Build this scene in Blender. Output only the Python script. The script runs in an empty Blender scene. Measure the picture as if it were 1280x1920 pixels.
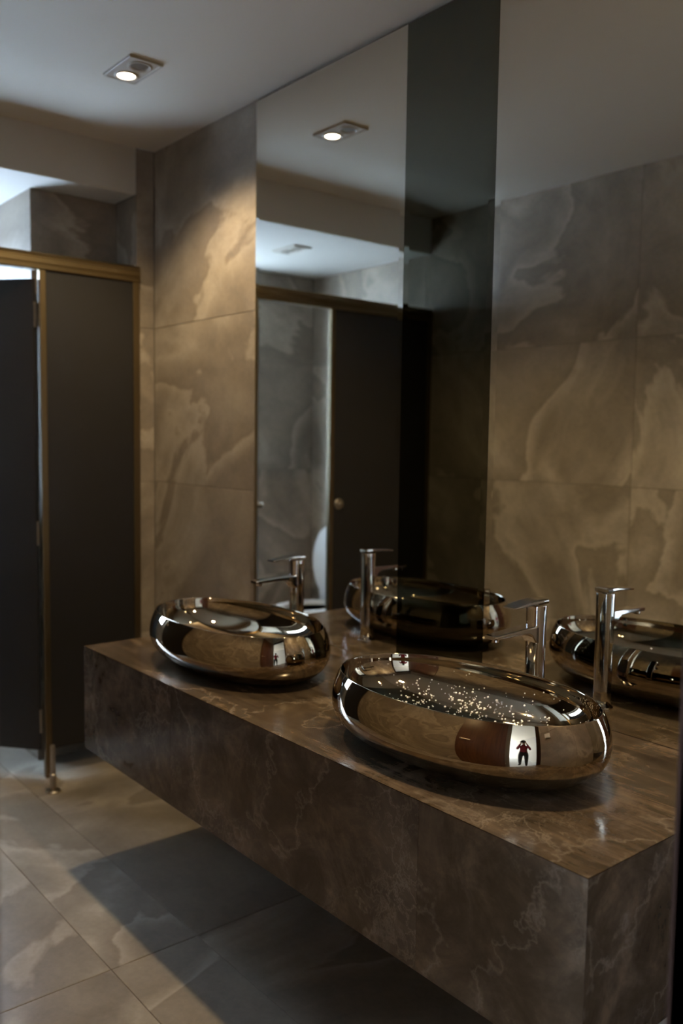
import bpy, bmesh, math, random
from mathutils import Vector, Matrix

random.seed(7)
SC = bpy.context.scene
COL = SC.collection

# ---------------------------------------------------------------- camera
CAM = Vector((3.533, -1.826, 1.423))
R_ = Vector((0.635, 0.772, 0.014)); F_ = Vector((-0.769, 0.634, -0.083))
F_.normalize(); R_ = (R_ - F_ * R_.dot(F_)).normalized(); U_ = R_.cross(F_)
cd = bpy.data.cameras.new('camera_view')
cam = bpy.data.objects.new('camera_view', cd); COL.objects.link(cam)
cam.matrix_world = Matrix(((R_.x, U_.x, -F_.x, CAM.x), (R_.y, U_.y, -F_.y, CAM.y), (R_.z, U_.z, -F_.z, CAM.z), (0, 0, 0, 1)))
cd.sensor_fit = 'VERTICAL'; cd.sensor_height = 36.0; cd.sensor_width = 24.0
cd.lens = 1651.5 / 1920 * 36
cd.clip_start = 0.01
cd.dof.use_dof = True; cd.dof.focus_distance = 1.86; cd.dof.aperture_fstop = 2.4
SC.camera = cam

# ---------------------------------------------------------------- world, exposure
w = bpy.data.worlds.new('daylight'); SC.world = w; w.use_nodes = True
wb = w.node_tree.nodes['Background']
wb.inputs['Color'].default_value = (0.60, 0.755, 1.0, 1); wb.inputs['Strength'].default_value = 40.0
SC.view_settings.view_transform = 'Standard'; SC.view_settings.look = 'None'
SC.view_settings.exposure = 0.0; SC.view_settings.gamma = 1.0
SC.view_settings.use_curve_mapping = False
LAMP_W = 76.0          # watts of each lit downlight head
LAMP_COL = (1.0, 0.775, 0.46)

# ---------------------------------------------------------------- helpers
def prop(o, label=None, cat=None, group=None, kind=None):
    if label: o['label'] = label
    if cat: o['category'] = cat
    if group: o['group'] = group
    if kind: o['kind'] = kind
    return o

def empty(name, loc=(0, 0, 0), rz=0.0):
    o = bpy.data.objects.new(name, None); COL.objects.link(o)
    o.location = loc; o.rotation_euler = (0, 0, rz); o.empty_display_size = 0.05
    return o

def obj(name, bm, mat, parent=None, loc=(0, 0, 0), smooth=False):
    me = bpy.data.meshes.new(name)
    bmesh.ops.recalc_face_normals(bm, faces=bm.faces[:])
    bm.to_mesh(me); bm.free()
    if smooth:
        for p in me.polygons: p.use_smooth = True
    if mat: me.materials.append(mat)
    o = bpy.data.objects.new(name, me); COL.objects.link(o)
    o.location = loc
    if parent: o.parent = parent
    return o

def box(bm, x0, x1, y0, y1, z0, z1, bev=0.0, seg=2):
    vs = [bm.verts.new((x, y, z)) for x in (x0, x1) for y in (y0, y1) for z in (z0, z1)]
    q = [(0, 1, 3, 2), (4, 6, 7, 5), (0, 4, 5, 1), (2, 3, 7, 6), (0, 2, 6, 4), (1, 5, 7, 3)]
    fs = [bm.faces.new([vs[i] for i in f]) for f in q]
    if bev > 0:
        es = list({e for f in fs for e in f.edges})
        bmesh.ops.bevel(bm, geom=es, offset=bev, segments=seg, profile=0.5, affect='EDGES')
    return bm

def boxbm(*a, **k):
    return box(bmesh.new(), *a, **k)

def lathe(bm, prof, seg=32, center=(0, 0, 0), cap=True):
    """prof: list of (r, z)"""
    rings = []
    for r, z in prof:
        rings.append([bm.verts.new((center[0] + r * math.cos(2 * math.pi * k / seg), center[1] + r * math.sin(2 * math.pi * k / seg), center[2] + z)) for k in range(seg)])
    for a, b in zip(rings, rings[1:]):
        for k in range(seg):
            bm.faces.new((a[k], a[(k + 1) % seg], b[(k + 1) % seg], b[k]))
    if cap:
        bm.faces.new(rings[0]); bm.faces.new(rings[-1])
    return bm

def loft(bm, rings, cap=True):
    rv = [[bm.verts.new(p) for p in r] for r in rings]
    n = len(rv[0])
    for a, b in zip(rv, rv[1:]):
        for k in range(n):
            bm.faces.new((a[k], a[(k + 1) % n], b[(k + 1) % n], b[k]))
    if cap:
        bm.faces.new(rv[0]); bm.faces.new(rv[-1])
    return bm

def rrect(w2, h2, r, n=5):
    pts = []
    for cx, cy, a0 in ((w2 - r, h2 - r, 0), (-w2 + r, h2 - r, 90), (-w2 + r, -h2 + r, 180), (w2 - r, -h2 + r, 270)):
        for k in range(n):
            a = math.radians(a0 + 90 * k / (n - 1))
            pts.append((cx + r * math.cos(a), cy + r * math.sin(a)))
    return pts

# ---------------------------------------------------------------- materials
def mat(name):
    m = bpy.data.materials.new(name); m.use_nodes = True
    nt = m.node_tree; b = nt.nodes['Principled BSDF']
    return m, nt, b

def plain(name, col, rough=0.5, metal=0.0, **k):
    m, nt, b = mat(name)
    b.inputs['Base Color'].default_value = (*col, 1); b.inputs['Roughness'].default_value = rough
    b.inputs['Metallic'].default_value = metal
    for n, v in k.items(): b.inputs[n.replace('_', ' ')].default_value = v
    return m

def N(nt, typ, **k):
    n = nt.nodes.new(typ)
    for a, v in k.items():
        if a in n.inputs.keys(): n.inputs[a].default_value = v
        else: setattr(n, a, v)
    return n

def ramp(nt, fac, stops, interp='LINEAR'):
    r = nt.nodes.new('ShaderNodeValToRGB'); r.color_ramp.interpolation = interp
    el = r.color_ramp.elements
    while len(el) < len(stops): el.new(0.5)
    for e, (p, c) in zip(el, stops):
        e.position = p; e.color = c if len(c) == 4 else (*c, 1)
    nt.links.new(fac, r.inputs['Fac'])
    return r

def math_(nt, op, a, b=None, clamp=False):
    n = nt.nodes.new('ShaderNodeMath'); n.operation = op; n.use_clamp = clamp
    for i, v in enumerate((a, b)):
        if v is None: continue
        if isinstance(v, (int, float)): n.inputs[i].default_value = v
        else: nt.links.new(v, n.inputs[i])
    return n.outputs[0]

def mixc(nt, fac, a, b, blend='MIX'):
    n = nt.nodes.new('ShaderNodeMix'); n.data_type = 'RGBA'; n.blend_type = blend
    for i, v in ((0, fac), (6, a), (7, b)):
        if isinstance(v, (int, float)): n.inputs[i].default_value = v
        elif isinstance(v, tuple): n.inputs[i].default_value = (*v, 1)
        else: nt.links.new(v, n.inputs[i])
    return n.outputs[2]

def coords(nt, per_object=True, scale=(1, 1, 1)):
    tc = nt.nodes.new('ShaderNodeTexCoord')
    mp = nt.nodes.new('ShaderNodeMapping'); mp.inputs['Scale'].default_value = scale
    nt.links.new(tc.outputs['Object'], mp.inputs['Vector'])
    if per_object:
        oi = nt.nodes.new('ShaderNodeObjectInfo')
        v = nt.nodes.new('ShaderNodeVectorMath'); v.operation = 'SCALE'
        v.inputs[0].default_value = (37.0, 53.0, 71.0)
        nt.links.new(oi.outputs['Random'], v.inputs['Scale'])
        nt.links.new(v.outputs[0], mp.inputs['Location'])
        return mp.outputs[0], oi.outputs['Random']
    return mp.outputs[0], None

def noise(nt, vec, scale, detail=4, rough=0.55, dist=0.0):
    n = nt.nodes.new('ShaderNodeTexNoise')
    n.inputs['Scale'].default_value = scale; n.inputs['Detail'].default_value = detail
    n.inputs['Roughness'].default_value = rough; n.inputs['Distortion'].default_value = dist
    nt.links.new(vec, n.inputs['Vector'])
    return n.outputs['Fac']

def stone_tile(name, dark, mid, pale, rough):
    m, nt, b = mat(name)
    v, rnd = coords(nt)
    n1 = noise(nt, v, 1.15, 7, 0.50, 0.7)
    bands = ramp(nt, n1, [(0.30, mid), (0.42, dark), (0.46, mid), (0.505, pale), (0.52, dark), (0.60, mid), (0.66, pale), (0.70, mid)])
    n2 = noise(nt, v, 7.0, 8, 0.65, 0.6)
    cloud = ramp(nt, n2, [(0.25, (0.72, 0.71, 0.70)), (0.75, (1.12, 1.1, 1.07))])
    c = mixc(nt, 0.85, bands.outputs[0], cloud.outputs[0], 'MULTIPLY')
    n3 = noise(nt, v, 60.0, 4, 0.7)
    fine = ramp(nt, n3, [(0.3, (0.86, 0.86, 0.86)), (0.7, (1.06, 1.06, 1.06))])
    c = mixc(nt, 0.8, c, fine.outputs[0], 'MULTIPLY')
    tint = math_(nt, 'MULTIPLY_ADD', rnd, 0.16); nt.nodes[-1].inputs[2].default_value = 0.92
    hv = nt.nodes.new('ShaderNodeHueSaturation'); nt.links.new(tint, hv.inputs['Value']); nt.links.new(c, hv.inputs['Color'])
    nt.links.new(hv.outputs[0], b.inputs['Base Color'])
    rr = ramp(nt, n2, [(0.2, (rough - .06,) * 3), (0.8, (rough + .08,) * 3)])
    nt.links.new(rr.outputs[0], b.inputs['Roughness'])
    b.inputs['Specular IOR Level'].default_value = 0.35
    bp = nt.nodes.new('ShaderNodeBump'); bp.inputs['Strength'].default_value = 0.08; bp.inputs['Distance'].default_value = 0.002
    nt.links.new(n3, bp.inputs['Height']); nt.links.new(bp.outputs[0], b.inputs['Normal'])
    return m

M = {}
M['wall_tile'] = stone_tile('taupe_stone_wall_tile', (0.225, 0.188, 0.148), (0.29, 0.246, 0.196), (0.385, 0.333, 0.27), 0.42)
M['floor_tile'] = stone_tile('taupe_stone_floor_tile', (0.215, 0.182, 0.142), (0.265, 0.228, 0.18), (0.36, 0.313, 0.255), 0.33)
M['grout'] = plain('grout', (0.155, 0.132, 0.105), 0.9)
M['ceiling'] = plain('white_ceiling_paint', (0.56, 0.515, 0.44), 0.85)
M['bulkhead'] = plain('white_bulkhead_paint', (0.50, 0.475, 0.425), 0.8)

def marble(name, streak, smul):
    m, nt, b = mat(name)
    v, _ = coords(nt, True)
    base_n = noise(nt, v, 5.0, 8, 0.68, 0.8)
    base = ramp(nt, base_n, [(0.25, (0.032, 0.0215, 0.0135)), (0.5, (0.070, 0.049, 0.032)), (0.72, (0.140, 0.102, 0.069))])
    # streaks along the slab
    mp = nt.nodes.new('ShaderNodeMapping'); mp.inputs['Scale'].default_value = streak; mp.inputs['Rotation'].default_value = (0.3, 0.2, 0.35)
    nt.links.new(v, mp.inputs['Vector'])
    st = noise(nt, mp.outputs[0], 3.0, 8, 0.7, 0.5)
    str_ = ramp(nt, st, [(0.32, (0.60, 0.57, 0.54)), (0.5, (1, 1, 1)), (0.68, (1.9, 1.82, 1.68))])
    c = mixc(nt, smul, base.outputs[0], str_.outputs[0], 'MULTIPLY')
    # warped coordinates for the veins
    wn = nt.nodes.new('ShaderNodeTexNoise'); wn.inputs['Scale'].default_value = 4.5; wn.inputs['Detail'].default_value = 6; wn.inputs['Roughness'].default_value = 0.6
    nt.links.new(v, wn.inputs['Vector'])
    vm = nt.nodes.new('ShaderNodeVectorMath'); vm.operation = 'MULTIPLY_ADD'
    nt.links.new(wn.outputs['Color'], vm.inputs[0]); vm.inputs[1].default_value = (0.28,) * 3; nt.links.new(v, vm.inputs[2])
    mask = noise(nt, v, 2.6, 3, 0.6, 0.4)
    mk = ramp(nt, mask, [(0.50, (0, 0, 0)), (0.72, (1, 1, 1))])
    vo = nt.nodes.new('ShaderNodeTexVoronoi'); vo.feature = 'DISTANCE_TO_EDGE'; vo.inputs['Scale'].default_value = 6.5
    nt.links.new(vm.outputs[0], vo.inputs['Vector'])
    cr = ramp(nt, vo.outputs['Distance'], [(0.0, (0.7,) * 3), (0.010, (0.25,) * 3), (0.03, (0, 0, 0))])
    f1 = math_(nt, 'MULTIPLY', cr.outputs[0], mk.outputs[0])
    n4 = noise(nt, vm.outputs[0], 2.1, 4, 0.55, 0.3)
    rid = math_(nt, 'ABSOLUTE', math_(nt, 'SUBTRACT', n4, 0.5))
    rd = ramp(nt, rid, [(0.0, (1, 1, 1)), (0.004, (0.5,) * 3), (0.014, (0, 0, 0))])
    f2 = math_(nt, 'MULTIPLY', rd.outputs[0], math_(nt, 'MULTIPLY', base_n, 0.9))
    n5 = noise(nt, vm.outputs[0], 9.0, 5, 0.6, 0.3)
    rid2 = math_(nt, 'ABSOLUTE', math_(nt, 'SUBTRACT', n5, 0.5))
    rd2 = ramp(nt, rid2, [(0.0, (1, 1, 1)), (0.012, (0.3,) * 3), (0.03, (0, 0, 0))])
    f3 = math_(nt, 'MULTIPLY', math_(nt, 'MULTIPLY', rd2.outputs[0], mk.outputs[0]), 0.55)
    f = math_(nt, 'MAXIMUM', math_(nt, 'MAXIMUM', f1, f2), f3)
    haze = math_(nt, 'MULTIPLY', mk.outputs[0], 0.10)
    f = math_(nt, 'ADD', math_(nt, 'MULTIPLY', f, 0.55), haze, True)
    c = mixc(nt, f, c, (0.36, 0.30, 0.235))
    nt.links.new(c, b.inputs['Base Color'])
    b.inputs['Roughness'].default_value = 0.17; b.inputs['Specular IOR Level'].default_value = 0.45
    return m
M['marble'] = marble('brown_veined_marble', (2.2, 5.0, 3.5), 0.55)
M['marble_top'] = marble('brown_streaked_marble', (1.0, 13.0, 13.0), 0.8)
M['basin'] = plain('bronze_mirror_glaze', (0.455, 0.385, 0.29), 0.03, 1.0)
M['basin_foot'] = plain('unglazed_black_foot', (0.01, 0.009, 0.008), 0.6)
M['chrome'] = plain('chrome', (0.74, 0.71, 0.68), 0.06, 1.0)
M['steel'] = plain('brushed_steel', (0.42, 0.37, 0.30), 0.33, 1.0)
M['brass'] = plain('bronze_anodised_aluminium', (0.20, 0.15, 0.08), 0.38, 1.0)
M['laminate'] = plain('charcoal_laminate', (0.0135, 0.0125, 0.0125), 0.42)
M['mirror'] = plain('mirror_glass', (0.80, 0.81, 0.77), 0.0, 1.0)
M['tinted'] = plain('smoked_mirror_glass', (0.135, 0.14, 0.115), 0.0, 1.0)
M['mirror_edge'] = plain('mirror_edge', (0.16, 0.17, 0.16), 0.3, 0.4)
M['ceramic'] = plain('white_ceramic', (0.78, 0.77, 0.76), 0.12)
M['plastic'] = plain('white_plastic', (0.72, 0.71, 0.69), 0.3)
M['fixture'] = plain('fixture_paint', (0.40, 0.36, 0.30), 0.5)
M['fixture_dark'] = plain('unlit_lamp_reflector', (0.16, 0.14, 0.12), 0.35)
M['rubber'] = plain('black_rubber', (0.015, 0.014, 0.013), 0.7)
M['outside'] = plain('outside_render', (0.50, 0.47, 0.43), 0.9)
M['paving'] = plain('outside_paving', (0.40, 0.40, 0.39), 0.8)

def wood():
    m, nt, b = mat('brown_door_veneer')
    v, _ = coords(nt, True, (9, 9, 0.6))
    n = noise(nt, v, 3.0, 6, 0.6, 0.8)
    r = ramp(nt, n, [(0.3, (0.060, 0.022, 0.009)), (0.7, (0.13, 0.052, 0.020))])
    nt.links.new(r.outputs[0], b.inputs['Base Color']); b.inputs['Roughness'].default_value = 0.35
    return m
M['wood'] = wood()
M['jamb'] = plain('dark_stained_jamb', (0.022, 0.010, 0.006), 0.75, 0.0, Specular_IOR_Level=0.15)

def emit(name, col, s):
    m, nt, b = mat(name)
    b.inputs['Base Color'].default_value = (0, 0, 0, 1)
    b.inputs['Emission Color'].default_value = (*col, 1); b.inputs['Emission Strength'].default_value = s
    return m
M['lamp'] = emit('lit_lamp_lens', (1.0, 0.86, 0.66), 14.0)

def thin_pane():
    m = bpy.data.materials.new('clear_pane'); m.use_nodes = True; nt = m.node_tree; nt.nodes.clear()
    o = nt.nodes.new('ShaderNodeOutputMaterial'); t = nt.nodes.new('ShaderNodeBsdfTransparent'); g = nt.nodes.new('ShaderNodeBsdfGlossy')
    g.inputs['Roughness'].default_value = 0.02; t.inputs['Color'].default_value = (0.93, 0.96, 0.97, 1)
    mx = nt.nodes.new('ShaderNodeMixShader'); mx.inputs[0].default_value = 0.06
    nt.links.new(t.outputs[0], mx.inputs[1]); nt.links.new(g.outputs[0], mx.inputs[2]); nt.links.new(mx.outputs[0], o.inputs[0])
    return m
M['pane'] = thin_pane()
def water():
    m, nt, b = mat('water')
    b.inputs['Base Color'].default_value = (0.95, 0.93, 0.90, 1); b.inputs['Metallic'].default_value = 0.85  # pale metallic colour stands in for lamp sparkle through the clear drops
    b.inputs['Roughness'].default_value = 0.30; b.inputs['IOR'].default_value = 1.33; b.inputs['Specular IOR Level'].default_value = 1.0
    return m
M['water'] = water()

# ---------------------------------------------------------------- tiled surfaces
GAP = 0.0011
def tile_bm(w2, h2, t):
    """front at +z = 0, back at -t"""
    bm = bmesh.new(); c = 0.0011
    r0 = [(-w2, -h2, -t), (w2, -h2, -t), (w2, h2, -t), (-w2, h2, -t)]
    r1 = [(-w2, -h2, -c), (w2, -h2, -c), (w2, h2, -c), (-w2, h2, -c)]
    a, b2 = w2 - c, h2 - c
    r2 = [(-a, -b2, 0), (a, -b2, 0), (a, b2, 0), (-a, b2, 0)]
    return loft(bm, [r0, r1, r2])

def cut(rects, hole):
    out = []
    a0, a1, b0, b1 = hole
    for (u0, u1, v0, v1) in rects:
        if a1 <= u0 or a0 >= u1 or b1 <= v0 or b0 >= v1: out.append((u0, u1, v0, v1)); continue
        if u0 < a0: out.append((u0, a0, v0, v1))
        if u1 > a1: out.append((a1, u1, v0, v1))
        m0, m1 = max(u0, a0), min(u1, a1)
        if v0 < b0: out.append((m0, m1, v0, b0))
        if v1 > b1: out.append((m0, m1, b1, v1))
    return out

FRAMES = {  # u axis, v axis, normal
    '+x': (Vector((0, 1, 0)), Vector((0, 0, 1)), Vector((1, 0, 0))),
    '-x': (Vector((0, -1, 0)), Vector((0, 0, 1)), Vector((-1, 0, 0))),
    '-y': (Vector((1, 0, 0)), Vector((0, 0, 1)), Vector((0, -1, 0))),
    '+y': (Vector((-1, 0, 0)), Vector((0, 0, 1)), Vector((0, 1, 0))),
    '+z': (Vector((1, 0, 0)), Vector((0, 1, 0)), Vector((0, 0, 1))),
}
def tiles(parent, facing, d, ur, vr, uj, vj, m, holes=(), thick=0.009, jitter=0.0004):
    """tiles on plane (normal . p) = d; ur, vr given in world coordinates of the two axes"""
    U, V, Nn = FRAMES[facing]
    su = 1 if sum(U) > 0 else -1
    us = sorted({ur[0], ur[1]} | {j for j in uj if ur[0] + .012 < j < ur[1] - .012})
    vs = sorted({vr[0], vr[1]} | {j for j in vj if vr[0] + .012 < j < vr[1] - .012})
    for u0, u1 in zip(us, us[1:]):
        for v0, v1 in zip(vs, vs[1:]):
            rs = [(u0, u1, v0, v1)]
            for h in holes: rs = cut(rs, h)
            for (a, b, c, e) in rs:
                if b - a < .012 or e - c < .012: continue
                w2, h2 = (b - a) / 2 - GAP, (e - c) / 2 - GAP
                o = obj('tile', tile_bm(w2, h2, thick), m, parent)
                org = (Vector((abs(U.x), abs(U.y), abs(U.z))) * ((a + b) / 2) + V * ((c + e) / 2)) + Nn * (d * 1.0 + random.uniform(-jitter, 0))
                Mx = Matrix.Identity(4)
                for i in range(3):
                    Mx[i][0], Mx[i][1], Mx[i][2], Mx[i][3] = U[i], V[i], Nn[i], org[i]
                o.matrix_world = Mx

def struct(name, bm, m):
    return prop(obj(name, bm, m), kind='structure')

ZC = 2.637; ZD = 2.444; YO = -1.70; XE = 3.03; XB = -1.06; YW = 0.015
VJ = [0.0, 0.555, 1.222, 1.889]
T = 0.009

floor = struct('floor', boxbm(XB - .1, XE + .10, YO - .1, YW + .1, -.12, -.0025), M['grout'])
tiles(floor, '+z', 0.0, (XB, XE + .10), (YO, YW), [.09, 1.42, 2.75], [-1.527, -.86, -.597], M['floor_tile'])

wm = struct('wall_mirror', boxbm(-.2, XE + .1, YW + .0025, YW + .12, -.0, 2.75), M['grout'])
tiles(wm, '-y', -YW, (0.0, .806), (0, ZC), [], VJ, M['wall_tile'])
tiles(wm, '-y', -YW, (.806, XE), (0, .386), [2.14], VJ, M['wall_tile'])

bm = boxbm(XB, -.2025, -.4475, YW + .12, 0, ZD + .002); box(bm, XB - .14, -.2, -.0679, YW + .12, ZD + .0021, ZC + .1)
wp = struct('wall_pier', bm, M['grout'])
tiles(wp, '+x', -.2, (-.45, -.066), (0, ZD), [], VJ, M['wall_tile'])
tiles(wp, '-y', .45, (XB, -.2), (0, ZD), [], VJ, M['wall_tile'])

wn = struct('wall_nib', boxbm(-.2, -.0065, -.0635, YW + .002, 0, ZC + .05), M['grout'])
tiles(wn, '+x', -.004, (-.066, YW), (0, ZC), [], VJ, M['wall_tile'])
tiles(wn, '-y', .066, (-.2, -.004), (0, ZD), [], VJ, M['wall_tile'])

wo = struct('wall_opposite', boxbm(XB - .1, XE + .1, YO - .12, YO - .0025, 0, 2.75), M['grout'])
tiles(wo, '+y', YO, (XB, 0.0), (0, ZD), [-.03], VJ, M['wall_tile'])
tiles(wo, '+y', YO, (0.0, XE), (0, ZC), [1.30, 2.63], VJ, M['wall_tile'])

# back wall of the stall with its window
WIN = (-1.23, -.52, 1.00, 2.32)
bm = bmesh.new()
for (a, b, c, e) in cut([(YO, -.45, 0, 2.6)], WIN): box(bm, XB - .14, XB - .0025, a, b, c, e)
wbk = struct('wall_back', bm, M['grout'])
tiles(wbk, '+x', XB, (YO, -.45), (0, ZD), [], VJ, M['wall_tile'], [WIN])

# end wall with the doorway the photograph is taken through
DOORW = (YO, -.910, -1, 2.12)
bm = bmesh.new()
for (a, b, c, e) in cut([(YO - .12, YW + .12, 0, 2.75)], (DOORW[0] - .0001, DOORW[1], -1, 2.12)):
    box(bm, XE + .0025, XE + .10, a, b, c, e)
we = struct('wall_end', bm, M['grout'])
tiles(we, '-x', -XE, (YO, YW), (0, ZC), [-.35], VJ, M['wall_tile'], [(YO - .1, -.846, -1, 2.18)])

bm = bmesh.new()
box(bm, 0.0, XE + .1, YO - .12, YW + .12, ZC, ZC + .10)
ceil_ = struct('ceiling', bm, M['ceiling'])
bm = bmesh.new()
box(bm, XB - .14, 0.0, YO - .12, -.068, ZD, ZC + .10, 0.003, 1)
cl = struct('ceiling_stall', bm, M['bulkhead'])

# window in the stall
wf = struct('window_1', boxbm(XB - .09, XB - .05, WIN[0], WIN[0] + .045, WIN[2], WIN[3]), M['steel'])
for (a, b, c, e) in ((WIN[1] - .045, WIN[1], WIN[2], WIN[3]), (WIN[0] + .045, WIN[1] - .045, WIN[2], WIN[2] + .045), (WIN[0] + .045, WIN[1] - .045, WIN[3] - .045, WIN[3])):
    obj('window_frame', boxbm(XB - .09, XB - .05, a, b, c, e, .002, 1), M['steel'], wf)
obj('pane', boxbm(XB - .073, XB - .068, WIN[0] + .045, WIN[1] - .045, WIN[2] + .045, WIN[3] - .045), M['pane'], wf)
obj('window_sill', boxbm(XB - .14, XB + .02, WIN[0] - .01, WIN[1] + .01, WIN[2] - .02, WIN[2], .003, 1), M['wall_tile'], wf)

# door frame and door leaf
df = struct('door_1', boxbm(XE - .004, XE + .108, -.910, -.845, 0, 2.18, .003, 1), M['jamb'])
obj('head_jamb', boxbm(XE - .004, XE + .108, YO, -.910, 2.12, 2.18, .003, 1), M['jamb'], df)
obj('strike_plate', boxbm(XE + .03, XE + .055, -.9112, -.9102, .98, 1.10), M['steel'], df)
dl = empty('entrance_door', (XE - .015, YO + .022, 0)); prop(dl, 'brown veneered entrance door folded back flat against the tiled wall', 'door')
obj('leaf', boxbm(-.735, 0, -.016, .018, .008, 2.11, .002, 1), M['wood'], dl)
bm = bmesh.new(); lathe(bm, [(.026, 0), (.026, .007), (.010, .009), (.010, .032)], 20)
bmesh.ops.rotate(bm, verts=bm.verts, matrix=Matrix.Rotation(-math.pi / 2, 3, 'X')); bmesh.ops.translate(bm, verts=bm.verts, vec=(-.675, .018, 1.02))
ro = obj('rose', bm, M['steel'], dl, smooth=False)
obj('lever_handle', boxbm(-.685, -.555, .046, .062, 1.011, 1.029, .006, 2), M['steel'], dl)
for z in (.25, 1.9):
    bm = bmesh.new(); lathe(bm, [(.008, 0), (.008, .09)], 12, (.008, .02, z)); obj('hinge', bm, M['steel'], dl)

# ---------------------------------------------------------------- mirrors
def mirror(name, x0, x1, m, label):
    z0, z1 = .7325, 2.622
    bm = bmesh.new(); bw = .021; bd = .00042
    o = [(x0, bd, z0), (x1, bd, z0), (x1, bd, z1), (x0, bd, z1)]
    i = [(x0 + bw, 0, z0 + bw), (x1 - bw, 0, z0 + bw), (x1 - bw, 0, z1 - bw), (x0 + bw, 0, z1 - bw)]
    b = [(x0, .006, z0), (x1, .006, z0), (x1, .006, z1), (x0, .006, z1)]
    loft(bm, [b, o, i])
    r = obj(name, bm, m); prop(r, label, 'mirror')
    obj('backing_board', boxbm(x0 + .004, x1 - .004, .0062, YW + .001, z0 + .004, z1 - .004), M['mirror_edge'], r)
    return r
mirror('wall_mirror_panel', .8075, 1.5905, M['mirror'], 'clear bevelled wall mirror behind the far basin, reflecting the stall and the lit downlight')
mirror('smoked_mirror_panel', 1.5920, 1.9365, M['tinted'], 'narrow dark smoked mirror strip between the two clear mirrors')
mirror('wall_mirror_panel', 1.9380, XE - .004, M['mirror'], 'clear bevelled wall mirror behind the near basin, reflecting the tiled wall')

# ---------------------------------------------------------------- vanity counter
ZT = .731; ZBt = .388; X0, X1, YF = .795, 2.748, -.66
vc = empty('vanity_counter', ((X0 + X1) / 2, -.33, ZBt)); prop(vc, 'floating brown veined marble vanity counter carrying both basins', 'counter')
def vpart(name, x0, x1, y0, y1, z0, z1, bev=.0012):
    c = Vector(((x0 + x1) / 2, (y0 + y1) / 2, (z0 + z1) / 2))
    o = obj(name, boxbm(x0 - c.x, x1 - c.x, y0 - c.y, y1 - c.y, z0 - c.z, z1 - c.z, bev, 2), M['marble'], vc)
    o.location = c - Vector(vc.location)
    return o
def vloft(name, lower, upper):
    pts = [Vector(p) for p in lower + upper]; c = sum(pts, Vector()) / len(pts)
    bm = bmesh.new(); loft(bm, [[tuple(Vector(p) - c) for p in lower], [tuple(Vector(p) - c) for p in upper]])
    o = obj(name, bm, M['marble_top'] if name == 'countertop_slab' else M['marble'], vc); o.location = c - Vector(vc.location); return o
YB, m0, m1 = YW - .0001, .0009, .0209
# top slab with mitred front and end edges
vloft('countertop_slab', [(X0 + m1, YF + m1, ZT - .02), (X1 - m1, YF + m1, ZT - .02), (X1 - m1, YB, ZT - .02), (X0 + m1, YB, ZT - .02)],
      [(X0 + m0, YF + m0, ZT), (X1 - m0, YF + m0, ZT), (X1 - m0, YB, ZT), (X0 + m0, YB, ZT)])
for a, b in ((X0, 1.3806), (1.3812, 2.3646), (2.3652, X1)):
    ia, ib = (a + .02 if a == X0 else a), (b - .02 if b == X1 else b)
    vloft('front_panel', [(a, YF, ZBt), (b, YF, ZBt), (b, YF, ZT - m0), (a, YF, ZT - m0)],
          [(ia, YF + .02, ZBt), (ib, YF + .02, ZBt), (ib, YF + .02, ZT - m1), (ia, YF + .02, ZT - m1)])
for xo, xi in ((X0, X0 + .02), (X1, X1 - .02)):
    vloft('end_panel', [(xo, YF + .0005, ZBt), (xo, YB - .0095, ZBt), (xo, YB - .0095, ZT - m0), (xo, YF + .0005, ZT - m0)],
          [(xi, YF + .0205, ZBt), (xi, YB - .0095, ZBt), (xi, YB - .0095, ZT - m1), (xi, YF + .0205, ZT - m1)])
vpart('bottom_panel', X0 + .0203, X1 - .0203, YF + .0203, YW - .0095, ZBt + .004, ZBt + .024)

# ---------------------------------------------------------------- basins
A_, B_, EX = .354, .213, 2.10
def ring(a, b, z, n=112):
    pts = []
    for k in range(n):
        t = 2 * math.pi * k / n; c, s = math.cos(t), math.sin(t)
        pts.append((a * math.copysign(abs(c) ** (2 / EX), c), b * math.copysign(abs(s) ** (2 / EX), s), z))
    return pts
def inner(g):
    t = (1 - g ** 2.4) ** (1 / 2.4)
    return (A_ - .0225) * g, (B_ - .0225) * g, .1528 - .120 * t
def basin_bm():
    rs = []
    for g in (.02, .3, .6, .9): rs.append(ring((A_ - .125) * g, (B_ - .115) * g, .006))
    for k in range(17):
        ph = math.radians(-90 + 90 * k / 16)
        rs.append(ring(A_ - .105 * (1 - math.cos(ph)), B_ - .095 * (1 - math.cos(ph)), .084 + .078 * math.sin(ph)))
    for k in range(1, 11):
        q = k / 10
        rs.append(ring(A_ - .0195 * q * q, B_ - .0195 * q * q, .084 + .0695 * q))
    for d, z in ((.0201, .1546), (.0209, .1550), (.0218, .1546)): rs.append(ring(A_ - d, B_ - d, z))
    for k in range(26):
        g = math.cos(math.radians(90 * k / 26.0))
        a, b, z = inner(max(g, .02)); rs.append(ring(a, b, z))
    bm = bmesh.new(); loft(bm, rs); return bm
def basin(x, y, rz, label):
    e = empty('vessel_basin', (x, y, ZT), rz); prop(e, label, 'basin', 'vessel basins on the counter')
    obj('bowl', basin_bm(), M['basin'], e, smooth=True)
    bm = bmesh.new(); loft(bm, [ring(A_ - .15, B_ - .14, .0), ring(A_ - .15, B_ - .14, .0062)]); obj('foot', bm, M['basin_foot'], e)
    bm = bmesh.new(); lathe(bm, [(.032, .0), (.032, .003), (.028, .006), (.010, .0075), (.001, .008)], 28, (0, 0, .0322)); obj('drain_cover', bm, M['chrome'], e, smooth=True)
    return e
bf = basin(1.307, -.397, .01, 'farther oval bronze-glazed vessel basin on the counter, dry inside'); bf.scale = (1.018, 1.0, 1.0)
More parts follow.
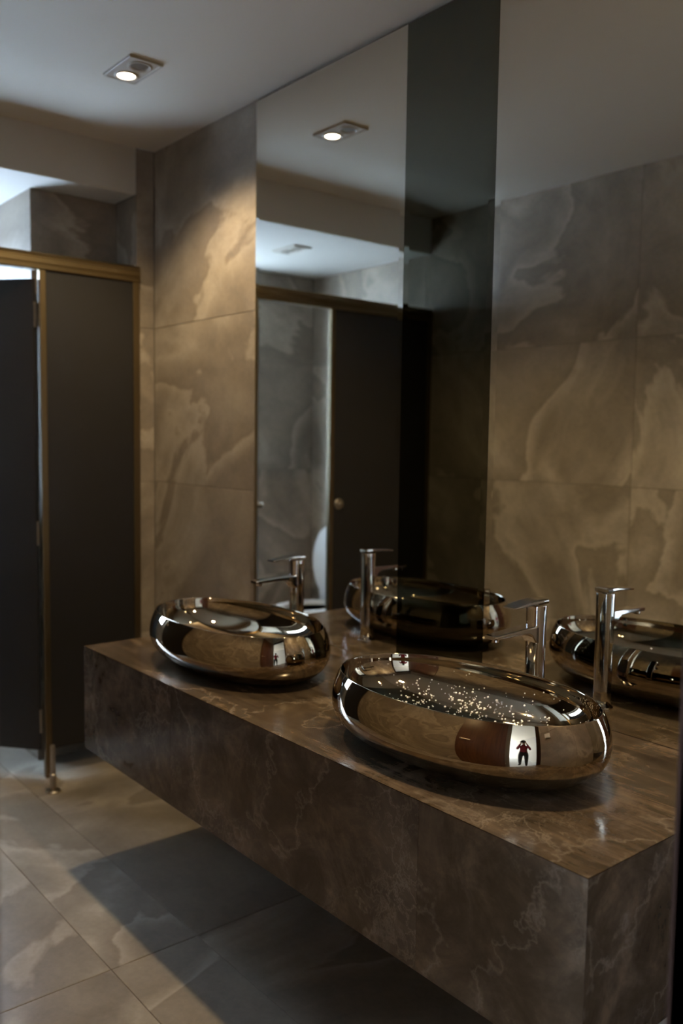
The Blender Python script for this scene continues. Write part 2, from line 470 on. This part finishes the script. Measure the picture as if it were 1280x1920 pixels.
bn = basin(2.234, -.405, .055, 'nearer oval bronze-glazed vessel basin on the counter, sprinkled with water drops')

# water drops on the near basin's inner surface
bm = bmesh.new(); 
rnd = random.Random(3)
for i in range(330):
    while True:
        t = rnd.gauss(math.radians(106), .52) if i % 8 else rnd.uniform(0, 2 * math.pi); g = min(.985, abs(rnd.gauss(.77, .11)))
        if g > .12: break
    def sp(t, g):
        a, b, z = inner(g); c, s = math.cos(t), math.sin(t)
        return Vector((a * math.copysign(abs(c) ** (2 / EX), c), b * math.copysign(abs(s) ** (2 / EX), s), z))
    p = sp(t, g); n = (sp(t + .01, g) - p).cross(sp(t, g - .01) - p).normalized()
    if n.z < 0: n = -n
    r = rnd.choice((.0010, .0013, .0016, .0018, .0021, .0029))
    q = n.to_track_quat('Z', 'Y').to_matrix()
    rr = [[q @ Vector((r * cc * math.cos(2 * math.pi * k / 8), r * cc * math.sin(2 * math.pi * k / 8), r * h)) + p for k in range(8)] for cc, h in ((1, -.05), (.92, .3), (.6, .55), (.12, .66))]
    loft(bm, [[tuple(v) for v in ring_] for ring_ in rr])
dr = obj('water_drops', bm, M['water'], None, (bn.location.x, bn.location.y, ZT + .0002), smooth=True)
dr.rotation_euler = (0, 0, .055); dr.scale = bn.scale = (.982, 1.0, 1.0)
prop(dr, 'scattered water drops clinging to the inside of the nearer basin', 'water', kind='stuff')

# ---------------------------------------------------------------- faucets
def faucet(x, y, label):
    e = empty('basin_faucet', (x, y, ZT)); prop(e, label, 'faucet', 'tall chrome faucets beside the basins')
    bm = bmesh.new(); lathe(bm, [(.029, 0), (.029, .003), (.027, .005), (.0215, .0055)], 40); obj('base_ring', bm, M['chrome'], e, smooth=False)
    rings = []
    for z, r in ((.005, .0205), (.05, .0205), (.15, .021), (.24, .0217), (.29, .0222), (.302, .0222), (.304, .0215)):
        rings.append([(px, py, z) for px, py in rrect(r, r, r * .72, 8)])
    bm = bmesh.new(); loft(bm, rings); obj('column', bm, M['chrome'], e, smooth=False)
    for p in e.children[-1].data.polygons: p.use_smooth = abs(p.normal.z) < .6
    # spout: flat blade reaching over the bowl, with a curved gusset under its root
    sec = []
    for yy, zt, th, hw in ((-.010, .257, .046, .0195), (-.022, .257, .040, .0195), (-.034, .2565, .024, .0193), (-.05, .256, .0155, .019), (-.09, .254, .0125, .0185), (-.13, .252, .0115, .018), (-.158, .2505, .0105, .0172), (-.166, .2495, .008, .0150)):
        sec.append([(px, yy, zt - th / 2 + pz) for px, pz in rrect(hw, th / 2, min(th / 2.2, .004), 4)])
    bm = bmesh.new(); loft(bm, sec); obj('spout', bm, M['chrome'], e)
    bm = bmesh.new(); lathe(bm, [(.009, 0), (.0105, .002), (.0105, .010)], 20, (0, -.146, .2315)); obj('aerator', bm, M['chrome'], e, smooth=False)
    # lever plate on top
    sec = []
    for yy, zt, th, hw in ((.0222, .316, .007, .019), (.019, .3185, .012, .0215), (0, .319, .013, .0222), (-.02, .3185, .012, .022), (-.045, .316, .0085, .0215), (-.08, .3115, .006, .0208), (-.098, .309, .005, .0195), (-.103, .3083, .0035, .017)):
        sec.append([(px, yy, zt - th / 2 + pz) for px, pz in rrect(hw, th / 2, th / 2.3, 4)])
    bm = bmesh.new(); loft(bm, sec); obj('lever', bm, M['chrome'], e)
    return e
faucet(1.281, -.152, 'tall chrome faucet standing behind the farther basin')
faucet(2.228, -.142, 'tall chrome faucet standing behind the nearer basin')

# ---------------------------------------------------------------- stall front
PB, PT, RT = .118, 2.068, 2.138
sf = empty('stall_front', (.01, -.86, 0)); prop(sf, 'charcoal toilet stall front with bronze head rail and posts', 'partition')
def spart(name, x0, x1, y0, y1, z0, z1, m, bev=.0015):
    o = obj(name, boxbm(x0, x1, y0, y1, z0, z1, bev, 2), m, sf); o.location = -Vector(sf.location); return o
spart('panel', .002, .018, -.474, -.094, PB, PT + .02, M['laminate'])
spart('panel', .002, .018, YO + .028, -1.012, PB, PT + .02, M['laminate'])
spart('wall_channel', -.001, .024, -.096, -.0675, PB - .115, PT + .012, M['brass'])
spart('wall_channel', -.001, .024, YO + .001, YO + .03, PB - .115, PT + .012, M['brass'])
spart('post', -.004, .024, -.499, -.473, .0, PT + .012, M['brass'], .003)
spart('post', -.004, .024, -1.013, -.988, .0, PT + .012, M['brass'], .003)
# grooved head rail, extruded along y
prof = [(-.016, 0), (.026, 0), (.030, .004), (.030, .012), (.026, .016), (.026, .021), (.031, .025), (.031, .045), (.026, .049), (.026, .053), (.029, .058), (.024, .066), (-.012, .066), (-.016, .062)]
bm = bmesh.new(); loft(bm, [[(px, y, PT + .006 + pz) for px, pz in prof] for y in (YO + .001, -.0665)])
o = obj('head_rail', bm, M['brass'], sf); o.location = -Vector(sf.location)
bm = bmesh.new(); lathe(bm, [(.029, 0), (.029, .004), (.024, .008), (.012, .009), (.010, .020), (.001, .022)], 28)
bmesh.ops.rotate(bm, verts=bm.verts, matrix=Matrix.Rotation(math.pi / 2, 3, 'Y')); bmesh.ops.translate(bm, verts=bm.verts, vec=(.018, -1.052, 1.086))
o = obj('latch_keep', bm, M['steel'], sf, smooth=False); o.location = -Vector(sf.location)

# stall door, swung inward
DA = math.radians(40)
sd = empty('stall_door', (-.004, -.503, 0)); prop(sd, 'charcoal toilet stall door standing ajar on its hinges at left', 'door')
sd.rotation_euler = (0, 0, DA)          # leaf modelled along -x
def dpart(name, x0, x1, y0, y1, z0, z1, m, bev=.0015):
    return obj(name, boxbm(x0, x1, y0, y1, z0, z1, bev, 2), m, sd)
dpart('leaf', -.43, -.008, -.009, .009, PB - .002, 2.040, M['laminate'])
for z in (.235, 1.02, 1.90):
    h = dpart('hinge', -.0125, -.001, -.006, .010, z - .05, z + .05, M['steel'], .003)
bm = bmesh.new(); lathe(bm, [(.022, 0), (.022, .005), (.012, .012), (.016, .03), (.001, .034)], 24)
bmesh.ops.rotate(bm, verts=bm.verts, matrix=Matrix.Rotation(math.pi / 2, 3, 'X')); bmesh.ops.translate(bm, verts=bm.verts, vec=(-.38, -.009, 1.07))
obj('knob', bm, M['steel'], sd, smooth=False)

# door stop pin
ds = empty('door_stop', (.172, -.529, 0)); prop(ds, 'slim steel door stop pin on a round foot on the floor', 'doorstop')
bm = bmesh.new(); lathe(bm, [(.030, 0), (.030, .004), (.026, .008), (.013, .009)], 32); obj('base_plate', bm, M['steel'], ds)
bm = bmesh.new(); lathe(bm, [(.0125, .008), (.0125, .065), (.0105, .068), (.0105, .186), (.0085, .191), (.002, .193)], 28); obj('pin', bm, M['steel'], ds, smooth=False)
bm = bmesh.new(); lathe(bm, [(.0135, .066), (.0142, .068), (.0142, .072), (.0115, .074)], 28); obj('collar', bm, M['steel'], ds)

# ---------------------------------------------------------------- downlights
def downlight(x, y, z, lit, label, gain=1.0):
    e = empty('twin_downlight', (x, y, z)); prop(e, label, 'light', 'twin ceiling downlights')
    bm = bmesh.new(); L, W, h = .102, .060, .009
    loft(bm, [[(px, py, zz) for px, py in rrect(l, wd, .004, 3)] for l, wd, zz in ((L, W, 0), (L, W, -h + .0015), (L - .0015, W - .0015, -h), (L - .009, W - .009, -h), (L - .010, W - .010, -h + .002))])
    obj('frame', bm, M['fixture'], e)
    for i, sx in enumerate((-1, 1)):
        cx = sx * .049
        obj('lamp_ring', lathe(bmesh.new(), [(.040, -.006), (.040, -.0095), (.036, -.0115), (.0300, -.0095), (.0290, -.0072)], 36, (cx, 0, 0), cap=False), M['fixture'], e)
        on = lit[i]
        bm = bmesh.new(); lathe(bm, [(.0292, -.0070), (.0288, -.0092 if on else -.0078), (.026, -.0104 if on else -.0076), (.001, -.0110 if on else -.0074)], 32, (cx, 0, 0))
        obj('lamp', bm, M['lamp'] if on else M['fixture_dark'], e)
        if on:
            ld = bpy.data.lights.new('lamp_light', 'SPOT'); ld.energy = LAMP_W * gain; ld.color = LAMP_COL
            ld.spot_size = math.radians(132); ld.spot_blend = 0.75; ld.shadow_soft_size = .03
            lo = bpy.data.objects.new('lamp_light', ld); COL.objects.link(lo); lo.parent = e; lo.location = (cx, 0, -.03)
    return e
downlight(.737, -.445, ZC, (True, False), 'square-edged twin ceiling downlight near the bulkhead with one lamp lit')
downlight(2.36, -.45, ZC, (True, True), 'twin ceiling downlight above the nearer basin with both lamps lit', .62)
d3 = downlight(-.41, -1.05, ZD, (False, False), 'unlit twin ceiling downlight inside the toilet stall')

# ---------------------------------------------------------------- toilet in the stall
tl = empty('toilet', (-.64, YO + .002, 0)); prop(tl, 'white ceramic toilet with raised lid inside the stall', 'toilet')
def oval(a, b, cy, z, n=36):
    return [(a * math.cos(2 * math.pi * k / n), cy + b * math.sin(2 * math.pi * k / n), z) for k in range(n)]
bm = bmesh.new(); loft(bm, [oval(.11, .20, .24, 0), oval(.115, .20, .24, .08), oval(.12, .205, .26, .2), oval(.17, .235, .31, .34), oval(.185, .245, .33, .385), oval(.18, .24, .33, .395), oval(.14, .19, .33, .39), oval(.10, .14, .33, .27), oval(.02, .03, .33, .23)])
obj('pan', bm, M['ceramic'], tl, smooth=True)
bm = bmesh.new()
loft(bm, [oval(.188, .245, .33, .397), oval(.188, .245, .33, .412), oval(.178, .235, .33, .416), oval(.128, .18, .33, .416), oval(.122, .172, .33, .397)])
obj('seat', bm, M['plastic'], tl, smooth=False)
bm = bmesh.new(); loft(bm, [[(x * s, .125 + .02 * k + .10 * 0, .425 + .24 + z * s) for x, z, s in [(p[0], p[1], (1, 1, .96)[k]) for p in oval(.185, .235, 0, 0)]] for k in range(3)])
obj('lid', bm, M['plastic'], tl, smooth=False)
obj('cistern', boxbm(-.18, .18, 0.002, .115, .40, .78, .012, 3), M['ceramic'], tl)
bm = bmesh.new(); lathe(bm, [(.022, .78), (.022, .787), (.001, .789)], 20, (0, .06, 0)); obj('flush_button', bm, M['chrome'], tl)

# light switch on the end wall
ls = empty('light_switch', (XE, -.72, 1.15)); prop(ls, 'white light switch plate on the tiled wall beside the doorway', 'switch')
obj('plate', boxbm(-.009, -.0005, -.04, .04, -.04, .04, .003, 2), M['plastic'], ls)
obj('rocker', boxbm(-.013, -.0085, -.022, .022, -.03, .03, .002, 2), M['plastic'], ls)

# ---------------------------------------------------------------- the photographer in the doorway (seen in the basins)
M['skin'] = plain('skin', (0.42, 0.24, 0.16), 0.55)
M['shirt'] = plain('maroon_shirt', (0.20, 0.012, 0.030), 0.8)
M['trousers'] = plain('black_trousers', (0.012, 0.012, 0.015), 0.85)
M['hair'] = plain('dark_hair', (0.012, 0.009, 0.007), 0.6)
M['camera_black'] = plain('black_camera_plastic', (0.014, 0.014, 0.015), 0.4)
M['lens_glass'] = plain('coated_lens_glass', (0.02, 0.015, 0.03), 0.05)
def skinned(name, verts, edges, parent, mats, pick=None, levels=1, root=0):
    me = bpy.data.meshes.new(name); me.from_pydata([v[:3] for v in verts], edges, [])
    o = bpy.data.objects.new(name, me); COL.objects.link(o)
    sk = o.modifiers.new('skin', 'SKIN'); sk.use_smooth_shade = True
    sb = o.modifiers.new('smooth', 'SUBSURF'); sb.levels = levels
    for i, v in enumerate(verts):
        d = me.skin_vertices[0].data[i]; d.radius = (v[3], v[4] if len(v) > 4 else v[3]); d.use_root = (i == root)
    dg = bpy.context.evaluated_depsgraph_get()
    me2 = bpy.data.meshes.new_from_object(o.evaluated_get(dg))
    o.modifiers.clear(); o.data = me2; bpy.data.meshes.remove(me); me2.name = name
    me2.materials.clear()
    for m in mats: me2.materials.append(m)
    for p in me2.polygons:
        p.use_smooth = True
        if pick: p.material_index = pick(p.center)
    o.parent = parent
    return o
Fh = Vector((F_.x, F_.y, 0)).normalized()
base = Vector((CAM.x, CAM.y, 0)) - Fh * .285
HZ = CAM.z - 1.423
pe = empty('person', (base.x, base.y, 0), math.atan2(-Fh.x, Fh.y))
prop(pe, 'person in maroon shirt and black trousers raising a camera, mirrored in the basins', 'person')
V_ = [(0, 0, .86, .125, .10), (0, 0, 1.00, .115, .09), (0, -.01, 1.16, .135, .10), (0, .0, 1.285, .075, .065), (0, .02, 1.345, .046), (0, .045, 1.385, .058, .066), (0, .05, 1.45, .070, .084), (0, .04, 1.525, .050, .062),
      (.155, -.005, 1.255, .055), (.215, .09, 1.06, .042), (.115, .165, 1.345, .027), (.098, .175, 1.385, .026, .020),
      (-.155, -.005, 1.255, .055), (-.17, .11, 1.05, .042), (-.065, .185, 1.325, .027), (-.045, .205, 1.358, .026, .018),
      (.085, 0, .79, .088), (.095, .015, .45, .060), (.10, -.01, .10, .040), (.112, .11, .040, .036),
      (-.085, 0, .79, .088), (-.095, .03, .45, .060), (-.10, .01, .10, .040), (-.112, .13, .040, .036)]
E_ = [(0, 1), (1, 2), (2, 3), (3, 4), (4, 5), (5, 6), (6, 7), (2, 8), (8, 9), (9, 10), (10, 11), (2, 12), (12, 13), (13, 14), (14, 15), (0, 16), (16, 17), (17, 18), (18, 19), (0, 20), (20, 21), (21, 22), (22, 23)]
def region(c):
    if c.z > 1.30 and (abs(c.x) < .085 and c.y < .135 and c.z > 1.325): return 0
    if c.z > 1.32 and c.y > .145: return 0
    if c.z < .92: return 2 if c.z > .085 else 3
    return 1
skinned('body', V_, E_, pe, [M['skin'], M['shirt'], M['trousers'], M['rubber']], region, 2)
# fingers: right hand wraps the grip, left hand supports the lens
def finger(pts): return skinned('finger', [(x, y, z, r) for x, y, z, r in pts], [(i, i + 1) for i in range(len(pts) - 1)], pe, [M['skin']])
for k, L in enumerate((.95, 1.0, .94, .80)):
    z = 1.437 - .019 * k
    finger([(.100, .178, z - .010, .0085), (.104, .205 * 1.0, z, .0085), (.092, .205 + .022 * L, z, .0078), (.092 - .020 * L, .205 + .026 * L, z - .002, .0068)])
finger([(.092, .165, 1.392, .010), (.082, .146, 1.410, .009), (.060, .140, 1.425, .008)])
for k, L in enumerate((.92, 1.0, .95, .82)):
    x = -.050 + .018 * k
    finger([(x, .208, 1.366, .0085), (x + .004, .232, 1.370, .0082), (x + .006, .232 + .016 * L, 1.384, .0076), (x + .006, .232 + .018 * L, 1.384 + .016 * L, .0066)])
finger([(-.058, .200, 1.360, .010), (-.062, .206, 1.385, .009), (-.052, .214, 1.410, .008)])
def blob(name, c, r, m, seg=16):
    bm = bmesh.new(); bmesh.ops.create_uvsphere(bm, u_segments=seg, v_segments=seg // 2 + 2, radius=1.0)
    for v in bm.verts: v.co = Vector((v.co.x * r[0] + c[0], v.co.y * r[1] + c[1], v.co.z * r[2] + c[2]))
    return obj(name, bm, m, pe, smooth=True)
bm = bmesh.new(); bmesh.ops.create_uvsphere(bm, u_segments=24, v_segments=16, radius=1.0)
bmesh.ops.delete(bm, geom=[v for v in bm.verts if v.co.z < -.45 or (v.co.y > .35 and v.co.z < .45)], context='VERTS')
for v in bm.verts: v.co = Vector((v.co.x * .084, v.co.y * .102 + .034, v.co.z * .092 + 1.488))
obj('hair', bm, M['hair'], pe, smooth=True)
blob('nose', (0, .138, 1.440), (.012, .016, .020), M['skin'])
for sx in (-1, 1):
    blob('eye', (sx * .030, .122, 1.466), (.012, .009, .008), M['ceramic']); blob('ear', (sx * .077, .04, 1.455), (.009, .020, .030), M['skin'])
blob('mouth', (0, .128, 1.405), (.022, .007, .006), M['shirt'])
pc = empty('photo_camera', (base.x, base.y, 0), pe.rotation_euler.z)
prop(pc, 'black camera held up to the eye by the person in maroon', 'camera')
obj('camera_body', boxbm(-.066, .066, .158, .205, 1.385, 1.462, .008, 3), M['camera_black'], pc)
obj('viewfinder', boxbm(-.020, .020, .152, .208, 1.458, 1.488, .006, 3), M['camera_black'], pc)
def ylathe(prof):
    bm = bmesh.new(); lathe(bm, prof, 32); bmesh.ops.rotate(bm, verts=bm.verts, matrix=Matrix.Rotation(-math.pi / 2, 3, 'X')); bmesh.ops.translate(bm, verts=bm.verts, vec=(0, 0, 1.423)); return bm
obj('lens_barrel', ylathe([(.033, .204), (.034, .22), (.036, .222), (.036, .245), (.034, .262), (.030, .263), (.028, .256)]), M['camera_black'], pc)
obj('front_element', ylathe([(.0285, .2545), (.027, .257), (.001, .259)]), M['lens_glass'], pc, smooth=True)

# ---------------------------------------------------------------- corridor outside the doorway, walls and roof added to limit daylight, far end open
XC0, XC1, YC0, YC1, ZCC = XE + .112, 5.3, -6.3, .9, 2.62
struct('floor_corridor', boxbm(XC0, XC1 + .1, YC0, YC1 + .1, -.12, -.004), M['paving'])
struct('wall_corridor', boxbm(XC1, XC1 + .1, YC0, YC1 + .1, 0, ZCC + .1), M['outside'])
struct('wall_corridor_end', boxbm(XC0, XC1, YC1, YC1 + .1, 0, ZCC + .1), M['outside'])
struct('wall_corridor_side', boxbm(XE + .002, XC0 - .002, YC0, YO - .125, 0, ZCC + .1), M['outside'])
struct('wall_corridor_front', boxbm(XE + .002, XC0 - .002, YW + .125, YC1 + .1, 0, ZCC + .1), M['outside'])
struct('ceiling_corridor', boxbm(XE + .105, XC1 + .1, YC0, YC1 + .1, ZCC, ZCC + .1), M['ceiling'])
